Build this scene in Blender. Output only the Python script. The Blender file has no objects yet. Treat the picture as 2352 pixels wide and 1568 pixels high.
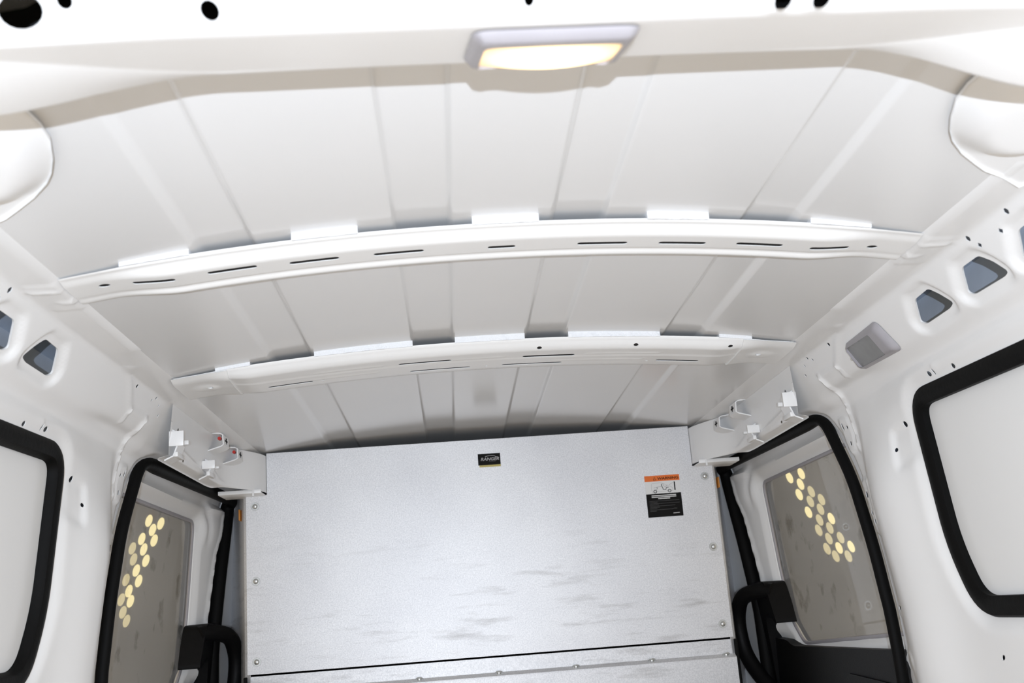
import bpy, bmesh, math, random
import numpy as np
from mathutils import Vector, Matrix
from mathutils.geometry import delaunay_2d_cdt
random.seed(7)
SC = bpy.context.scene
COL = SC.collection

# ------------------------------------------------------------------ camera
FPX, CX, CY = 2400.0, 1176.0, 784.0
_dy = np.array([1049.12 - CX, 1428.77 - CY, FPX]); _dy /= np.linalg.norm(_dy)
_r = -.0588
_dx = np.array([1, _r, -(_dy[0] + _dy[1] * _r) / _dy[2]]); _dx /= np.linalg.norm(_dx)
_dz = np.cross(_dx, _dy)
if _dz[1] > 0: _dz = -_dz
MW = np.array([_dx, _dy, _dz])
CAM = np.array([-.0932, 0.0, .85])
ZC = .85                                    # camera height above the load floor
cam_d = bpy.data.cameras.new('camera'); cam = bpy.data.objects.new('camera', cam_d); COL.objects.link(cam)
cam_d.sensor_width = 36; cam_d.lens = FPX / 2352 * 36; cam_d.clip_start = .02
cam_d.dof.use_dof = True; cam_d.dof.focus_distance = 2.1; cam_d.dof.aperture_fstop = 7.0
R = Matrix(((MW[0, 0], -MW[0, 1], -MW[0, 2]), (MW[1, 0], -MW[1, 1], -MW[1, 2]), (MW[2, 0], -MW[2, 1], -MW[2, 2])))
cam.matrix_world = Matrix.Translation(CAM) @ R.to_4x4()
SC.camera = cam
# ------------------------------------------------------------------ world, flash, exposure
w = bpy.data.worlds.new('world'); SC.world = w; w.use_nodes = True
bg = w.node_tree.nodes['Background']; bg.inputs[0].default_value = (1.0, .86, .66, 1); bg.inputs[1].default_value = .74
fl = bpy.data.lights.new('camera_flash', 'POINT'); fl.energy = 94; fl.shadow_soft_size = .005; fl.color = (.86, .965, 1.12)
flo = bpy.data.objects.new('camera_flash', fl); COL.objects.link(flo)
flo.location = (CAM[0] - .01, -.25, ZC - .037)
SC.view_settings.view_transform = 'Standard'; SC.view_settings.look = 'None'
SC.view_settings.gamma = 1; SC.view_settings.use_curve_mapping = False; SC.view_settings.exposure = 0.12

def ray(px, py): return MW @ np.array([px - CX, py - CY, FPX])
def atz(px, py, z): d = ray(px, py); return CAM + d * (z - CAM[2]) / d[2]
def aty(px, py, y): d = ray(px, py); return CAM + d * (y - CAM[1]) / d[1]
def atx(px, py, x): d = ray(px, py); return CAM + d * (x - CAM[0]) / d[0]
def ss(a, b, x):
    t = np.clip((x - a) / (b - a), 0, 1); return t * t * (3 - 2 * t)

# ------------------------------------------------------------------ materials
def mat(name, col, rough=.4, metal=0., spec=.5, coat=0., bump=None, var=None, emit=None):
    m = bpy.data.materials.new(name); m.use_nodes = True
    nt = m.node_tree; b = nt.nodes['Principled BSDF']
    b.inputs['Base Color'].default_value = (*col, 1); b.inputs['Roughness'].default_value = rough
    b.inputs['Metallic'].default_value = metal; b.inputs['Specular IOR Level'].default_value = spec
    b.inputs['Coat Weight'].default_value = coat; b.inputs['Coat Roughness'].default_value = .08
    tc = nt.nodes.new('ShaderNodeTexCoord')
    if var:
        n = nt.nodes.new('ShaderNodeTexNoise'); n.inputs['Scale'].default_value = var[0]; n.inputs['Detail'].default_value = 4
        rp = nt.nodes.new('ShaderNodeValToRGB'); rp.color_ramp.elements[0].position = .3; rp.color_ramp.elements[1].position = .7
        rp.color_ramp.elements[0].color = (*[c * (1 - var[1]) for c in col], 1); rp.color_ramp.elements[1].color = (*[min(1, c * (1 + var[1])) for c in col], 1)
        nt.links.new(tc.outputs['Object'], n.inputs['Vector']); nt.links.new(n.outputs['Fac'], rp.inputs[0]); nt.links.new(rp.outputs[0], b.inputs['Base Color'])
    if bump:
        n = nt.nodes.new('ShaderNodeTexNoise'); n.inputs['Scale'].default_value = bump[0]; n.inputs['Detail'].default_value = 3
        bp = nt.nodes.new('ShaderNodeBump'); bp.inputs['Strength'].default_value = bump[1]; bp.inputs['Distance'].default_value = .002
        nt.links.new(tc.outputs['Object'], n.inputs['Vector']); nt.links.new(n.outputs['Fac'], bp.inputs['Height']); nt.links.new(bp.outputs[0], b.inputs['Normal'])
    if emit:
        b.inputs['Emission Color'].default_value = (*emit[0], 1); b.inputs['Emission Strength'].default_value = emit[1]
    return m
M = {}
M['paint'] = mat('white_paint', (.90, .90, .895), .33, spec=.5, bump=(9, .05), var=(3, .012))
M['roof'] = mat('roof_paint', (.80, .80, .797), .20, spec=.5, bump=(6, .04), var=(2.5, .015))
M['beam'] = mat('beam_paint', (.90, .90, .89), .30, spec=.5, var=(8, .012))
M['pane'] = mat('white_panel', (.86, .86, .85), .25, spec=.4, var=(4, .01))
M['rubber'] = mat('black_rubber', (.004, .004, .004), .6, spec=.10, bump=(120, .2))
M['plastic'] = mat('black_plastic', (.004, .004, .0045), .5, spec=.14, bump=(300, .15))
M['skin'] = mat('outer_skin_grey', (.50, .57, .68), .55, spec=.3, var=(14, .06))
M['inside_shade'] = mat('beam_shade', (.055, .047, .040), .8)  # shade inside the roof bows, painted as a dark brown colour
M['cavity'] = mat('cavity_shade', (.02, .02, .022), .8)  # near-black colour stands in for shade in hollows and slots
M['lampframe'] = mat('lamp_plastic', (.36, .345, .365), .35, spec=.5, var=(30, .02))
M['lens_off'] = mat('lens_grey', (.20, .20, .195), .18, spec=.6, var=(25, .10))
M['bolt'] = mat('zinc_bolt', (.62, .63, .62), .32, metal=.8, var=(60, .1))
M['foam'] = mat('foam', (.88, .90, .93), .95, spec=.1, bump=(260, 1.0))
M['floor'] = mat('floor_tan', (.38, .275, .165), .7, var=(12, .1))  # unseen floor, tan chosen to warm and dim the bounce on the roof
M['black_ink'] = mat('sticker_black', (.006, .0055, .005), .55, spec=.12)
M['orange_ink'] = mat('sticker_orange', (.80, .16, .01), .45)
M['white_ink'] = mat('sticker_white', (.80, .80, .79), .45)
M['grey_ink'] = mat('sticker_grey', (.42, .41, .41), .45)
M['faint_ink'] = mat('sticker_faint', (.085, .085, .085), .45, spec=.15)
M['gold_ink'] = mat('sticker_gold', (.52, .43, .12), .35)
M['red'] = mat('red_plastic', (.6, .03, .02), .4)
M['orange'] = mat('orange_plastic', (.65, .25, .03), .5)
M['board'] = mat('grey_board', (.23, .225, .21), .8, var=(3, .25))
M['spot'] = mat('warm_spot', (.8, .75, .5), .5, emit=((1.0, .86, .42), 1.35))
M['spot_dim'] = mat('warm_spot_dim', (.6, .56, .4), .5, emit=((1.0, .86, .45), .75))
M['lens_on'] = mat('lens_lit', (.45, .36, .22), .4, emit=((1.0, .70, .36), 1.0))
def _lens():
    nt = M['lens_on'].node_tree; b = nt.nodes['Principled BSDF']; N = nt.nodes.new; L = nt.links.new      # bulb behind the diffuser: brightest in the middle
    tc = N('ShaderNodeTexCoord'); mp = N('ShaderNodeMapping'); mp.vector_type = 'TEXTURE'; mp.inputs['Location'].default_value = (.0030, .716, 1.270); mp.inputs['Scale'].default_value = (.060, .060, .060)
    g = N('ShaderNodeTexGradient'); g.gradient_type = 'SPHERICAL'; L(tc.outputs['Object'], mp.inputs['Vector']); L(mp.outputs[0], g.inputs[0])
    ma = N('ShaderNodeMath'); ma.operation = 'MULTIPLY_ADD'; L(g.outputs['Fac'], ma.inputs[0]); ma.inputs[1].default_value = 4.5; ma.inputs[2].default_value = .75; L(ma.outputs[0], b.inputs['Emission Strength'])
_lens()
def galv():
    m = mat('galvanised_steel', (.62, .625, .64), .46, metal=.35, spec=.5); nt = m.node_tree; b = nt.nodes['Principled BSDF']; N = nt.nodes.new; L = nt.links.new
    tc = N('ShaderNodeTexCoord')
    n1 = N('ShaderNodeTexNoise'); n1.inputs['Scale'].default_value = 330; n1.inputs['Detail'].default_value = 2; L(tc.outputs['Object'], n1.inputs['Vector'])
    n2 = N('ShaderNodeTexNoise'); n2.inputs['Scale'].default_value = 5; n2.inputs['Detail'].default_value = 5; L(tc.outputs['Object'], n2.inputs['Vector'])
    mp = N('ShaderNodeMapping'); mp.inputs['Scale'].default_value = (5, 5, 34); mp.inputs['Rotation'].default_value = (0, .03, 0); L(tc.outputs['Object'], mp.inputs['Vector'])
    n3 = N('ShaderNodeTexNoise'); n3.inputs['Scale'].default_value = 1.0; n3.inputs['Detail'].default_value = 7; n3.inputs['Roughness'].default_value = .65; L(mp.outputs[0], n3.inputs['Vector'])
    r3 = N('ShaderNodeValToRGB'); r3.color_ramp.elements[0].position = .55; r3.color_ramp.elements[1].position = .75; L(n3.outputs['Fac'], r3.inputs[0])
    # scuffs only where cargo rubs: lower half of the sheet
    sx = N('ShaderNodeSeparateXYZ'); L(tc.outputs['Object'], sx.inputs[0])
    mr = N('ShaderNodeMapRange'); mr.inputs[1].default_value = 1.16; mr.inputs[2].default_value = .92; L(sx.outputs['Z'], mr.inputs[0])
    mm = N('ShaderNodeMath'); mm.operation = 'MULTIPLY'; L(r3.outputs[0], mm.inputs[0]); L(mr.outputs[0], mm.inputs[1])
    m2 = N('ShaderNodeMath'); m2.operation = 'MULTIPLY'; L(mm.outputs[0], m2.inputs[0]); m2.inputs[1].default_value = .48
    r1 = N('ShaderNodeValToRGB'); r1.color_ramp.elements[0].position = .32; r1.color_ramp.elements[1].position = .70
    r1.color_ramp.elements[0].color = (.68, .685, .70, 1); r1.color_ramp.elements[1].color = (.88, .88, .89, 1); L(n1.outputs['Fac'], r1.inputs[0])
    r2 = N('ShaderNodeValToRGB'); r2.color_ramp.elements[0].position = .3; r2.color_ramp.elements[1].position = .7
    r2.color_ramp.elements[0].color = (.90, .90, .91, 1); r2.color_ramp.elements[1].color = (1, 1, 1, 1); L(n2.outputs['Fac'], r2.inputs[0])
    mx = N('ShaderNodeMix'); mx.data_type = 'RGBA'; mx.blend_type = 'MULTIPLY'; mx.inputs[0].default_value = 1; L(r1.outputs[0], mx.inputs[6]); L(r2.outputs[0], mx.inputs[7])
    mx2 = N('ShaderNodeMix'); mx2.data_type = 'RGBA'; L(m2.outputs[0], mx2.inputs[0]); L(mx.outputs[2], mx2.inputs[6]); mx2.inputs[7].default_value = (.20, .185, .17, 1)
    L(mx2.outputs[2], b.inputs['Base Color'])
    bp = N('ShaderNodeBump'); bp.inputs['Strength'].default_value = .12; bp.inputs['Distance'].default_value = .001; L(n1.outputs['Fac'], bp.inputs['Height']); L(bp.outputs[0], b.inputs['Normal'])
    return m
M['galv'] = galv()
def glass():
    m = bpy.data.materials.new('smoky_glass'); m.use_nodes = True; nt = m.node_tree; nt.nodes.clear(); N = nt.nodes.new; L = nt.links.new
    out = N('ShaderNodeOutputMaterial'); tr = N('ShaderNodeBsdfTransparent'); tr.inputs[0].default_value = (.80, .79, .77, 1)
    df = N('ShaderNodeBsdfDiffuse'); gl = N('ShaderNodeBsdfGlossy'); gl.inputs['Roughness'].default_value = .04; gl.inputs[0].default_value = (.9, .9, .9, 1)
    tc = N('ShaderNodeTexCoord'); n = N('ShaderNodeTexNoise'); n.inputs['Scale'].default_value = 14; n.inputs['Detail'].default_value = 6; L(tc.outputs['Object'], n.inputs['Vector'])
    rp = N('ShaderNodeValToRGB'); rp.color_ramp.elements[0].position = .27; rp.color_ramp.elements[0].color = (.30, .30, .29, 1); rp.color_ramp.elements[1].position = .40; rp.color_ramp.elements[1].color = (.70, .695, .68, 1)
    L(n.outputs['Fac'], rp.inputs[0]); L(rp.outputs[0], df.inputs[0])
    m1 = N('ShaderNodeMixShader'); m1.inputs[0].default_value = .42; L(tr.outputs[0], m1.inputs[1]); L(df.outputs[0], m1.inputs[2])
    lw = N('ShaderNodeLayerWeight'); lw.inputs[0].default_value = .5; pw = N('ShaderNodeMath'); pw.operation = 'POWER'; L(lw.outputs['Facing'], pw.inputs[0]); pw.inputs[1].default_value = 3.5; fr = N('ShaderNodeMath'); fr.operation = 'MULTIPLY_ADD'; L(pw.outputs[0], fr.inputs[0]); fr.inputs[1].default_value = .30; fr.inputs[2].default_value = .02
    m2 = N('ShaderNodeMixShader'); L(fr.outputs[0], m2.inputs[0]); L(m1.outputs[0], m2.inputs[1]); L(gl.outputs[0], m2.inputs[2]); L(m2.outputs[0], out.inputs[0])
    return m
M['glass'] = glass()

# ------------------------------------------------------------------ mesh helpers
def add(name, vs, fs, m, parent=None, smooth=40, **props):
    me = bpy.data.meshes.new(name); me.from_pydata([tuple(float(c) for c in v) for v in vs], [], [tuple(int(i) for i in f) for f in fs]); me.update()
    if m: me.materials.append(M[m])
    if smooth:
        me.shade_smooth()
        if smooth < 180: me.set_sharp_from_angle(angle=math.radians(smooth))
    o = bpy.data.objects.new(name, me); COL.objects.link(o)
    if parent: o.parent = parent
    for k, v in props.items(): o[k] = v
    return o
def thing(name, label, cat, group=None, loc=None):
    o = bpy.data.objects.new(name, None); COL.objects.link(o); o.empty_display_size = .02
    o['label'] = label; o['category'] = cat
    if group: o['group'] = group
    return o
def struct(o, label=None, cat=None):
    o['kind'] = 'structure'
    if label: o['label'] = label
    if cat: o['category'] = cat
    return o
class MB:
    def __init__(s): s.v = []; s.f = []
    def raw(s, vs, fs):
        n = len(s.v); s.v += [tuple(v) for v in vs]; s.f += [tuple(i + n for i in f) for f in fs]
    def box(s, lo, hi, bev=0., Mx=None):
        bm = bmesh.new(); bmesh.ops.create_cube(bm, size=1)
        for v in bm.verts: v.co = Vector([(lo[i] + hi[i]) / 2 + v.co[i] * (hi[i] - lo[i]) for i in range(3)])
        if bev: bmesh.ops.bevel(bm, geom=bm.edges[:], offset=bev, segments=2, affect='EDGES', profile=.5)
        if Mx is not None: bmesh.ops.transform(bm, matrix=Mx, verts=bm.verts)
        bm.verts.index_update(); s.raw([v.co[:] for v in bm.verts], [[v.index for v in f.verts] for f in bm.faces]); bm.free()
    def cyl(s, c, ax, r, h, n=16, r2=None, dome=0.):
        ax = Vector(ax).normalized(); u = ax.orthogonal().normalized(); w_ = ax.cross(u); c = Vector(c); r2 = r if r2 is None else r2
        rings = [(0, r), (h, r2)] + ([(h + dome * .6, r2 * .8), (h + dome, r2 * .35)] if dome else [])
        vs = [c + ax * hh + (u * math.cos(a) + w_ * math.sin(a)) * rr for hh, rr in rings for a in [2 * math.pi * i / n for i in range(n)]]
        fs = [(k * n + i, k * n + (i + 1) % n, (k + 1) * n + (i + 1) % n, (k + 1) * n + i) for k in range(len(rings) - 1) for i in range(n)]
        fs += [tuple(range(n))[::-1], tuple((len(rings) - 1) * n + i for i in range(n))]
        s.raw([v[:] for v in vs], fs)
    def ribbon(s, pts, wv, t):
        """sheet-metal strip: polyline pts (3D) given width vector wv and thickness t"""
        pts = [Vector(p) for p in pts]; wv = Vector(wv); n = len(pts); vs = []
        for i, p in enumerate(pts):
            d = (pts[min(i + 1, n - 1)] - pts[max(i - 1, 0)]).normalized(); nn = d.cross(wv).normalized() * t / 2
            vs += [p - wv / 2 - nn, p + wv / 2 - nn, p + wv / 2 + nn, p - wv / 2 + nn]
        fs = [(i * 4 + a, i * 4 + (a + 1) % 4, i * 4 + 4 + (a + 1) % 4, i * 4 + 4 + a) for i in range(n - 1) for a in range(4)]
        fs += [(3, 2, 1, 0), tuple(4 * n - 4 + a for a in range(4))]
        s.raw([v[:] for v in vs], fs)
    def sweep(s, path, nrm, sec, closed=True, sc=None):
        """sweep section [(a,b)] ; a along nrm(i), b along tangent x nrm"""
        P = [Vector(p) for p in path]; n = len(P); k = len(sec); vs = []
        for i, p in enumerate(P):
            t = (P[(i + 1) % n] - P[i - 1]) if closed else (P[min(i + 1, n - 1)] - P[max(i - 1, 0)])
            t.normalize(); N_ = Vector(nrm(i) if callable(nrm) else nrm); N_ = (N_ - t * N_.dot(t)).normalized(); B = t.cross(N_)
            q = sc(i) if sc else 1.; vs += [p + N_ * a * q + B * b * q for a, b in sec]
        m = n if closed else n - 1
        fs = [(i * k + j, i * k + (j + 1) % k, ((i + 1) % n) * k + (j + 1) % k, ((i + 1) % n) * k + j) for i in range(m) for j in range(k)]
        if not closed: fs += [tuple(range(k))[::-1], tuple((n - 1) * k + j for j in range(k))]
        s.raw([v[:] for v in vs], fs)
    def build(s, name, m, parent=None, smooth=40, **p): return add(name, s.v, s.f, m, parent, smooth, **p)
def ell(a, b, n=12): return [(a * math.cos(2 * math.pi * i / n), b * math.sin(2 * math.pi * i / n)) for i in range(n)]
def circ(c, a, b=None, n=14, rot=0):
    b = a if b is None else b; cr, sr = math.cos(rot), math.sin(rot)
    return [(c[0] + a * math.cos(t) * cr - b * math.sin(t) * sr, c[1] + a * math.cos(t) * sr + b * math.sin(t) * cr) for t in [2 * math.pi * i / n for i in range(n)]]
def rnd(poly, r, n=5):
    """round the corners of a polygon"""
    out = []; P = [np.array(p, float) for p in poly]; m = len(P)
    for i in range(m):
        p = P[i]; a = P[i - 1] - p; b = P[(i + 1) % m] - p; la, lb = np.linalg.norm(a), np.linalg.norm(b)
        ra, rb = min(r, la * .48), min(r, lb * .48); q0 = p + a / la * ra; q1 = p + b / lb * rb
        for k in range(n + 1):
            t = k / n; out.append(tuple((1 - t) ** 2 * q0 + 2 * t * (1 - t) * p + t * t * q1))
    return out
def resamp(loop, sp):
    out = []; L = len(loop)
    for i in range(L):
        a = np.array(loop[i], float); b = np.array(loop[(i + 1) % L], float); n = max(1, int(math.ceil(np.linalg.norm(b - a) / sp)))
        out += [tuple(a + (b - a) * k / n) for k in range(n)]
    res = [out[0]]
    for p in out[1:]:
        if math.dist(p, res[-1]) > 1e-5: res.append(p)
    if math.dist(res[0], res[-1]) < 1e-5: res.pop()
    return res
def pip(P, poly):
    P = np.asarray(P, float); x, y = P[:, 0], P[:, 1]; ins = np.zeros(len(P), bool); q = np.asarray(poly, float); n = len(q)
    for i in range(n):
        x1, y1 = q[i]; x2, y2 = q[(i + 1) % n]
        if y1 == y2: continue
        c = ((y1 > y) != (y2 > y)) & (x < (x2 - x1) * (y - y1) / (y2 - y1) + x1); ins ^= c
    return ins
def pdist(P, poly, closed=True):
    P = np.asarray(P, float); q = np.asarray(poly, float); n = len(q); d = np.full(len(P), 1e9)
    for i in range(n if closed else n - 1):
        a, b = q[i], q[(i + 1) % n]; ab = b - a; t = np.clip(((P - a) @ ab) / max(ab @ ab, 1e-12), 0, 1)
        d = np.minimum(d, np.linalg.norm(P - (a + t[:, None] * ab), axis=1))
    return d
def sheet(outer, holes, fn, sp, fine=(), rim=0., lsp=None, rims=None):
    """triangulated sheet over a 2D domain with real holes; fn(P (n,2), off) -> (n,3)"""
    lsp = lsp or sp; loops = [resamp(outer, sp)] + [resamp(h, lsp) for h in holes]
    lp = np.array([p for l in loops for p in l]); bb0 = np.array(outer).min(0); bb1 = np.array(outer).max(0)
    cand = []
    def grid(a0, a1, b0, b1, s_):
        na = max(2, int((a1 - a0) / s_) + 1); nb = max(2, int((b1 - b0) / s_) + 1)
        g = np.stack(np.meshgrid(np.linspace(a0, a1, na), np.linspace(b0, b1, nb), indexing='ij'), -1).reshape(-1, 2)
        g[:, 1] += (np.round((g[:, 0] - a0) / max(1e-9, (a1 - a0) / max(1, na - 1))) % 2) * .0
        return g
    g = grid(bb0[0], bb1[0], bb0[1], bb1[1], sp)
    for (a0, a1, b0, b1, s_) in fine: g = g[~((g[:, 0] > a0) & (g[:, 0] < a1) & (g[:, 1] > b0) & (g[:, 1] < b1))]
    cand.append(g)
    for k, (a0, a1, b0, b1, s_) in enumerate(fine):
        h = grid(a0, a1, b0, b1, s_)
        for (c0, c1, d0, d1, s2) in fine[:k]: h = h[~((h[:, 0] > c0) & (h[:, 0] < c1) & (h[:, 1] > d0) & (h[:, 1] < d1))]
        cand.append(h)
    g = np.concatenate(cand); g = g[pip(g, outer)]
    for h in holes: g = g[~pip(g, h)]
    for i, l in enumerate(loops):
        if len(g): g = g[pdist(g, l) > (.35 * sp if i == 0 else .3 * lsp)]
    pts = np.concatenate([lp, g]); edges = []; o = 0
    for l in loops:
        n = len(l); edges += [(o + i, o + (i + 1) % n) for i in range(n)]; o += n
    V, E_, Fc, ov, oe, of = delaunay_2d_cdt([Vector(p) for p in pts], edges, [], 0, 1e-7)
    V = np.array([v[:] for v in V]); T = np.array([f[:] for f in Fc if len(f) == 3]); c = V[T].mean(1); keep = pip(c, outer)
    for h in loops[1:]: keep &= ~pip(c, h)
    T = T[keep]; vs = list(map(tuple, fn(V, 0.))); fs = [tuple(t) for t in T]
    if rim:
        for li, l in enumerate(loops[1:] if rim > 0 else loops):
            rm = rims[li] if rims else abs(rim); L_ = np.array(l); n = len(l); a = fn(L_, 0.); b = fn(L_, -rm); k = len(vs); vs += list(map(tuple, a)) + list(map(tuple, b))
            fs += [(k + i, k + (i + 1) % n, k + n + (i + 1) % n, k + n + i) for i in range(n)]
    return vs, fs
def plate(poly, fn, t, name, m, parent=None, smooth=30, sp=None, **p):
    """solid plate: polygon lifted by fn(P,off), thickness t backwards from off=0"""
    q = np.array(resamp(poly, sp) if sp else poly, float); n = len(q); a = fn(q, 0.); b = fn(q, -t)
    tri = delaunay_2d_cdt([Vector(v) for v in q], [(i, (i + 1) % n) for i in range(n)], [], 0, 1e-8)
    T = [f for f in tri[2]]; V = np.array([v[:] for v in tri[0]]); a = fn(V, 0.); b = fn(V, -t); c = np.array([V[list(f)].mean(0) for f in T]); ok = pip(c, q)
    T = [f for f, k in zip(T, ok) if k]; N_ = len(V)
    fs = [tuple(f) for f in T] + [tuple(i + N_ for i in f[::-1]) for f in T]
    o2 = {}
    vs = list(a) + list(b); k = len(vs); qa = fn(q, 0.); qb = fn(q, -t); vs += list(qa) + list(qb)
    fs += [(k + i, k + (i + 1) % n, k + n + (i + 1) % n, k + n + i) for i in range(n)]
    return add(name, vs, fs, m, parent, smooth, **p)

# ------------------------------------------------------------------ body-side section (x outwards, z above camera), sampled by arc length
PR = np.array([(.598, .488), (.603, .4775), (.655, .4765), (.700, .402), (.733, .372), (.737, .304), (.762, -.04), (.765, -.3), (.74, -.85)])
def _smooth(P, n=2400, sig=.0042):
    L = np.r_[0, np.cumsum(np.linalg.norm(np.diff(P, axis=0), axis=1))]; s = np.linspace(0, L[-1], n)
    Q = np.stack([np.interp(s, L, P[:, k]) for k in (0, 1)], 1); ds = s[1] - s[0]; k = int(3 * sig / ds)
    w_ = np.exp(-.5 * (np.arange(-k, k + 1) * ds / sig) ** 2); w_ /= w_.sum(); Qp = np.pad(Q, ((k, k), (0, 0)), mode='edge')
    return s, np.stack([np.convolve(Qp[:, j], w_, 'valid') for j in (0, 1)], 1)
SS, QQ = _smooth(PR)
_t = np.gradient(QQ, axis=0); _t /= np.linalg.norm(_t, axis=1)[:, None]
NN = np.stack([_t[:, 1], -_t[:, 0]], 1)        # inward normal (towards the cabin)
NN *= np.where(NN[:, 0:1] > .0, -1, 1) if False else 1
if NN[1500, 0] > 0: NN = -NN
def W(px, py, off=0.):
    """right body side: photo point -> (y, s) on the section pushed inwards by off"""
    q = QQ + NN * off; d = ray(px, py); dx, dz = d[0], d[2]; cx = CAM[0]
    f = (q[:, 0] - cx) * dz - q[:, 1] * dx; i = np.where(f[:-1] * f[1:] <= 0)[0]
    i = [k for k in i if (q[k, 0] - cx) * dx + q[k, 1] * dz > 0]; k = i[0]; t = f[k] / (f[k] - f[k + 1]); p = q[k] + (q[k + 1] - q[k]) * t
    return (np.hypot(p[0] - cx, p[1]) / np.hypot(dx, dz) * d[1], SS[k] + (SS[k + 1] - SS[k]) * t)
def Wl(pts, off=0.): return [W(*p, off) for p in pts]
def side_fn(sg, disp=None, base=0.):
    def fn(P, off=0.):
        P = np.asarray(P, float); s = P[:, 1]; x = np.interp(s, SS, QQ[:, 0]); z = np.interp(s, SS, QQ[:, 1]); nx = np.interp(s, SS, NN[:, 0]); nz = np.interp(s, SS, NN[:, 1])
        d = base + off + (disp(P) if disp else 0.)
        return np.stack([sg * (x + nx * d), P[:, 0], ZC + z + nz * d], 1)
    return fn
def side_nrm(sg, s): return (sg * np.interp(s, SS, NN[:, 0]), 0, np.interp(s, SS, NN[:, 1]))

# ------------------------------------------------------------------ ceiling (roof skin with swaged channels)
def sag(y): return .0565 - .017 * (y - 1.36)
def roof_z(x, y): return ZC + .4813 + .004 + sag(y) * (1 - (np.abs(x) / .602) ** 2.2)
GX = [atz(px, py, ZC + .525)[0] for px, py in ((460, 570), (583, 560), (905, 525), (1035, 512), (1275, 505), (1393, 505), (1700, 510), (1805, 512))]
def chan(x):
    d = np.zeros_like(x); h = .0055; wl = [.0075, .0045, .004, .0045, .0045, .004, .0045, .0075]
    for a, b, wa, wb in ((0, 1, 0, 1), (2, 3, 2, 3), (4, 5, 4, 5), (6, 7, 6, 7)):
        d += h * (ss(GX[a] - wl[wa], GX[a] + wl[wa], x) - ss(GX[b] - wl[wb], GX[b] + wl[wb], x))
    return d
xs = set(np.linspace(-.606, .606, 70))
for g in GX: xs |= set(np.linspace(g - .009, g + .009, 9))
xs = np.array(sorted(xs)); ys = np.linspace(.55, 3.32, 60)
V = [(x, y, roof_z(x, y) + c) for y in ys for x, c in zip(xs, chan(xs))]; nx_ = len(xs)
F_ = [(j * nx_ + i, j * nx_ + i + 1, (j + 1) * nx_ + i + 1, (j + 1) * nx_ + i) for j in range(len(ys) - 1) for i in range(nx_ - 1)]
ceil = struct(add('ceiling', V, F_, 'roof', smooth=60), 'white painted steel roof skin with four pairs of lengthwise swage lines', 'ceiling')

# floor, added wall at the cab end and rear pillars (mostly out of frame, they close the load space)
m = MB(); m.box((-.80, -.05, -.03), (.80, 3.32, 0), .004); struct(m.build('floor', 'floor'), 'tan load floor of the van', 'floor')
m = MB(); m.box((-.80, 3.32, 0), (.80, 3.35, ZC + .60)); struct(m.build('wall_front', 'cavity'), 'added near-black wall shutting off the cab beyond the steel partition', 'wall')  # added to keep world light from leaking in over the partition

# ------------------------------------------------------------------ body sides
def grow(q, k):
    c = np.mean(q, axis=0); return [tuple(c + (np.array(p) - c) * k) for p in q]
HOLES_TRI = [rnd(grow(Wl(h), 1.07), .007, 5) for h in (
    [(2203, 622), (2239, 596), (2270, 608), (2304, 630), (2297, 641), (2232, 680), (2217, 676)],
    [(2095, 695), (2124, 671), (2148, 682), (2179, 701), (2172, 713), (2122, 747), (2108, 743)],
    [(2332, 537), (2370, 508), (2410, 525), (2448, 550), (2440, 565), (2356, 606), (2344, 598)])]
SMALL = []
for px, py, a, b, rot, n in ((2311, 485, .0052, .0052, 0, 6), (2223, 548, .0052, .0052, 0, 6), (2298, 530, .0050, .0050, 0, 4), (2250, 563, .0050, .0050, 0, 4),
        (2135, 858, .007, .0048, 0, 10), (2145, 853, .003, .006, 0, 8), (2187, 840, .006, .0045, 0, 10), (1903, 791, .0055, .004, 0, 8), (1854, 823, .004, .0035, 0, 8), (1866, 826, .0035, .003, 0, 8),
        (1848, 840, .003, .0035, 0, 8), (1850, 862, .0035, .004, 0, 8),
        (1927, 981, .004, .009, 0, 8), (1936, 982, .0045, .004, 0, 10), (1942, 1020, .006, .006, .78, 4), (1983, 1137, .007, .007, 0, 12), (1996, 1179, .005, .005, 0, 10), (2003, 1198, .0065, .0065, .78, 4),
        (2077, 974, .006, .006, 0, 10), (2067, 1032, .004, .004, 0, 8), (2174, 1224, .0045, .0045, 0, 10), (2219, 1344, .005, .005, 0, 10), (2058, 1397, .006, .005, 0, 10), (2086, 1513, .007, .005, 0, 10), (2305, 1510, .006, .004, .5, 10)):
    SMALL.append(circ(W(px, py), a, b, n, rot))
LAMP_C = [(1940, 791), (2010, 735), (2075, 800), (1985, 849)]
WIN_OUT = rnd(Wl([(2352, 818), (2094, 930), (2100, 1030), (2180, 1250), (2236, 1393), (2352, 1391)])[1:-1] + [(1.02, .615), (1.02, .225)], .06, 8)
_wf = Wl([(2352, 818), (2094, 930), (2180, 1250), (2236, 1396)])
WIN = rnd([(1.02, _wf[0][1] - .004), (_wf[1][0], _wf[1][1] - .012), (_wf[2][0] + .004, _wf[2][1]), (_wf[3][0] - .012, _wf[3][1]), (1.02, _wf[3][1] + .004)], .05, 8)
_d = Wl([(1895, 960), (1954, 1100), (2003, 1258), (2033, 1377), (2051, 1450), (2046, 1568), (1640, 1086), (1652, 1130)])
DOOR = rnd([(_d[0][0] + .02, _d[0][1] - .006), (_d[1][0], _d[1][1]), (_d[2][0], _d[2][1]), (_d[3][0], _d[3][1]), (_d[4][0], .70), (_d[4][0] + .03, 1.2), (3.02, 1.2), (3.02, .56), (3.045, .40), (3.10, _d[6][1] - .004)], .045, 8)
TRI_D = HOLES_TRI
EAR = rnd(Wl([(1966, 1108), (1985, 1100), (2022, 1190), (2020, 1232), (2000, 1220)]), .012)
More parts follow.
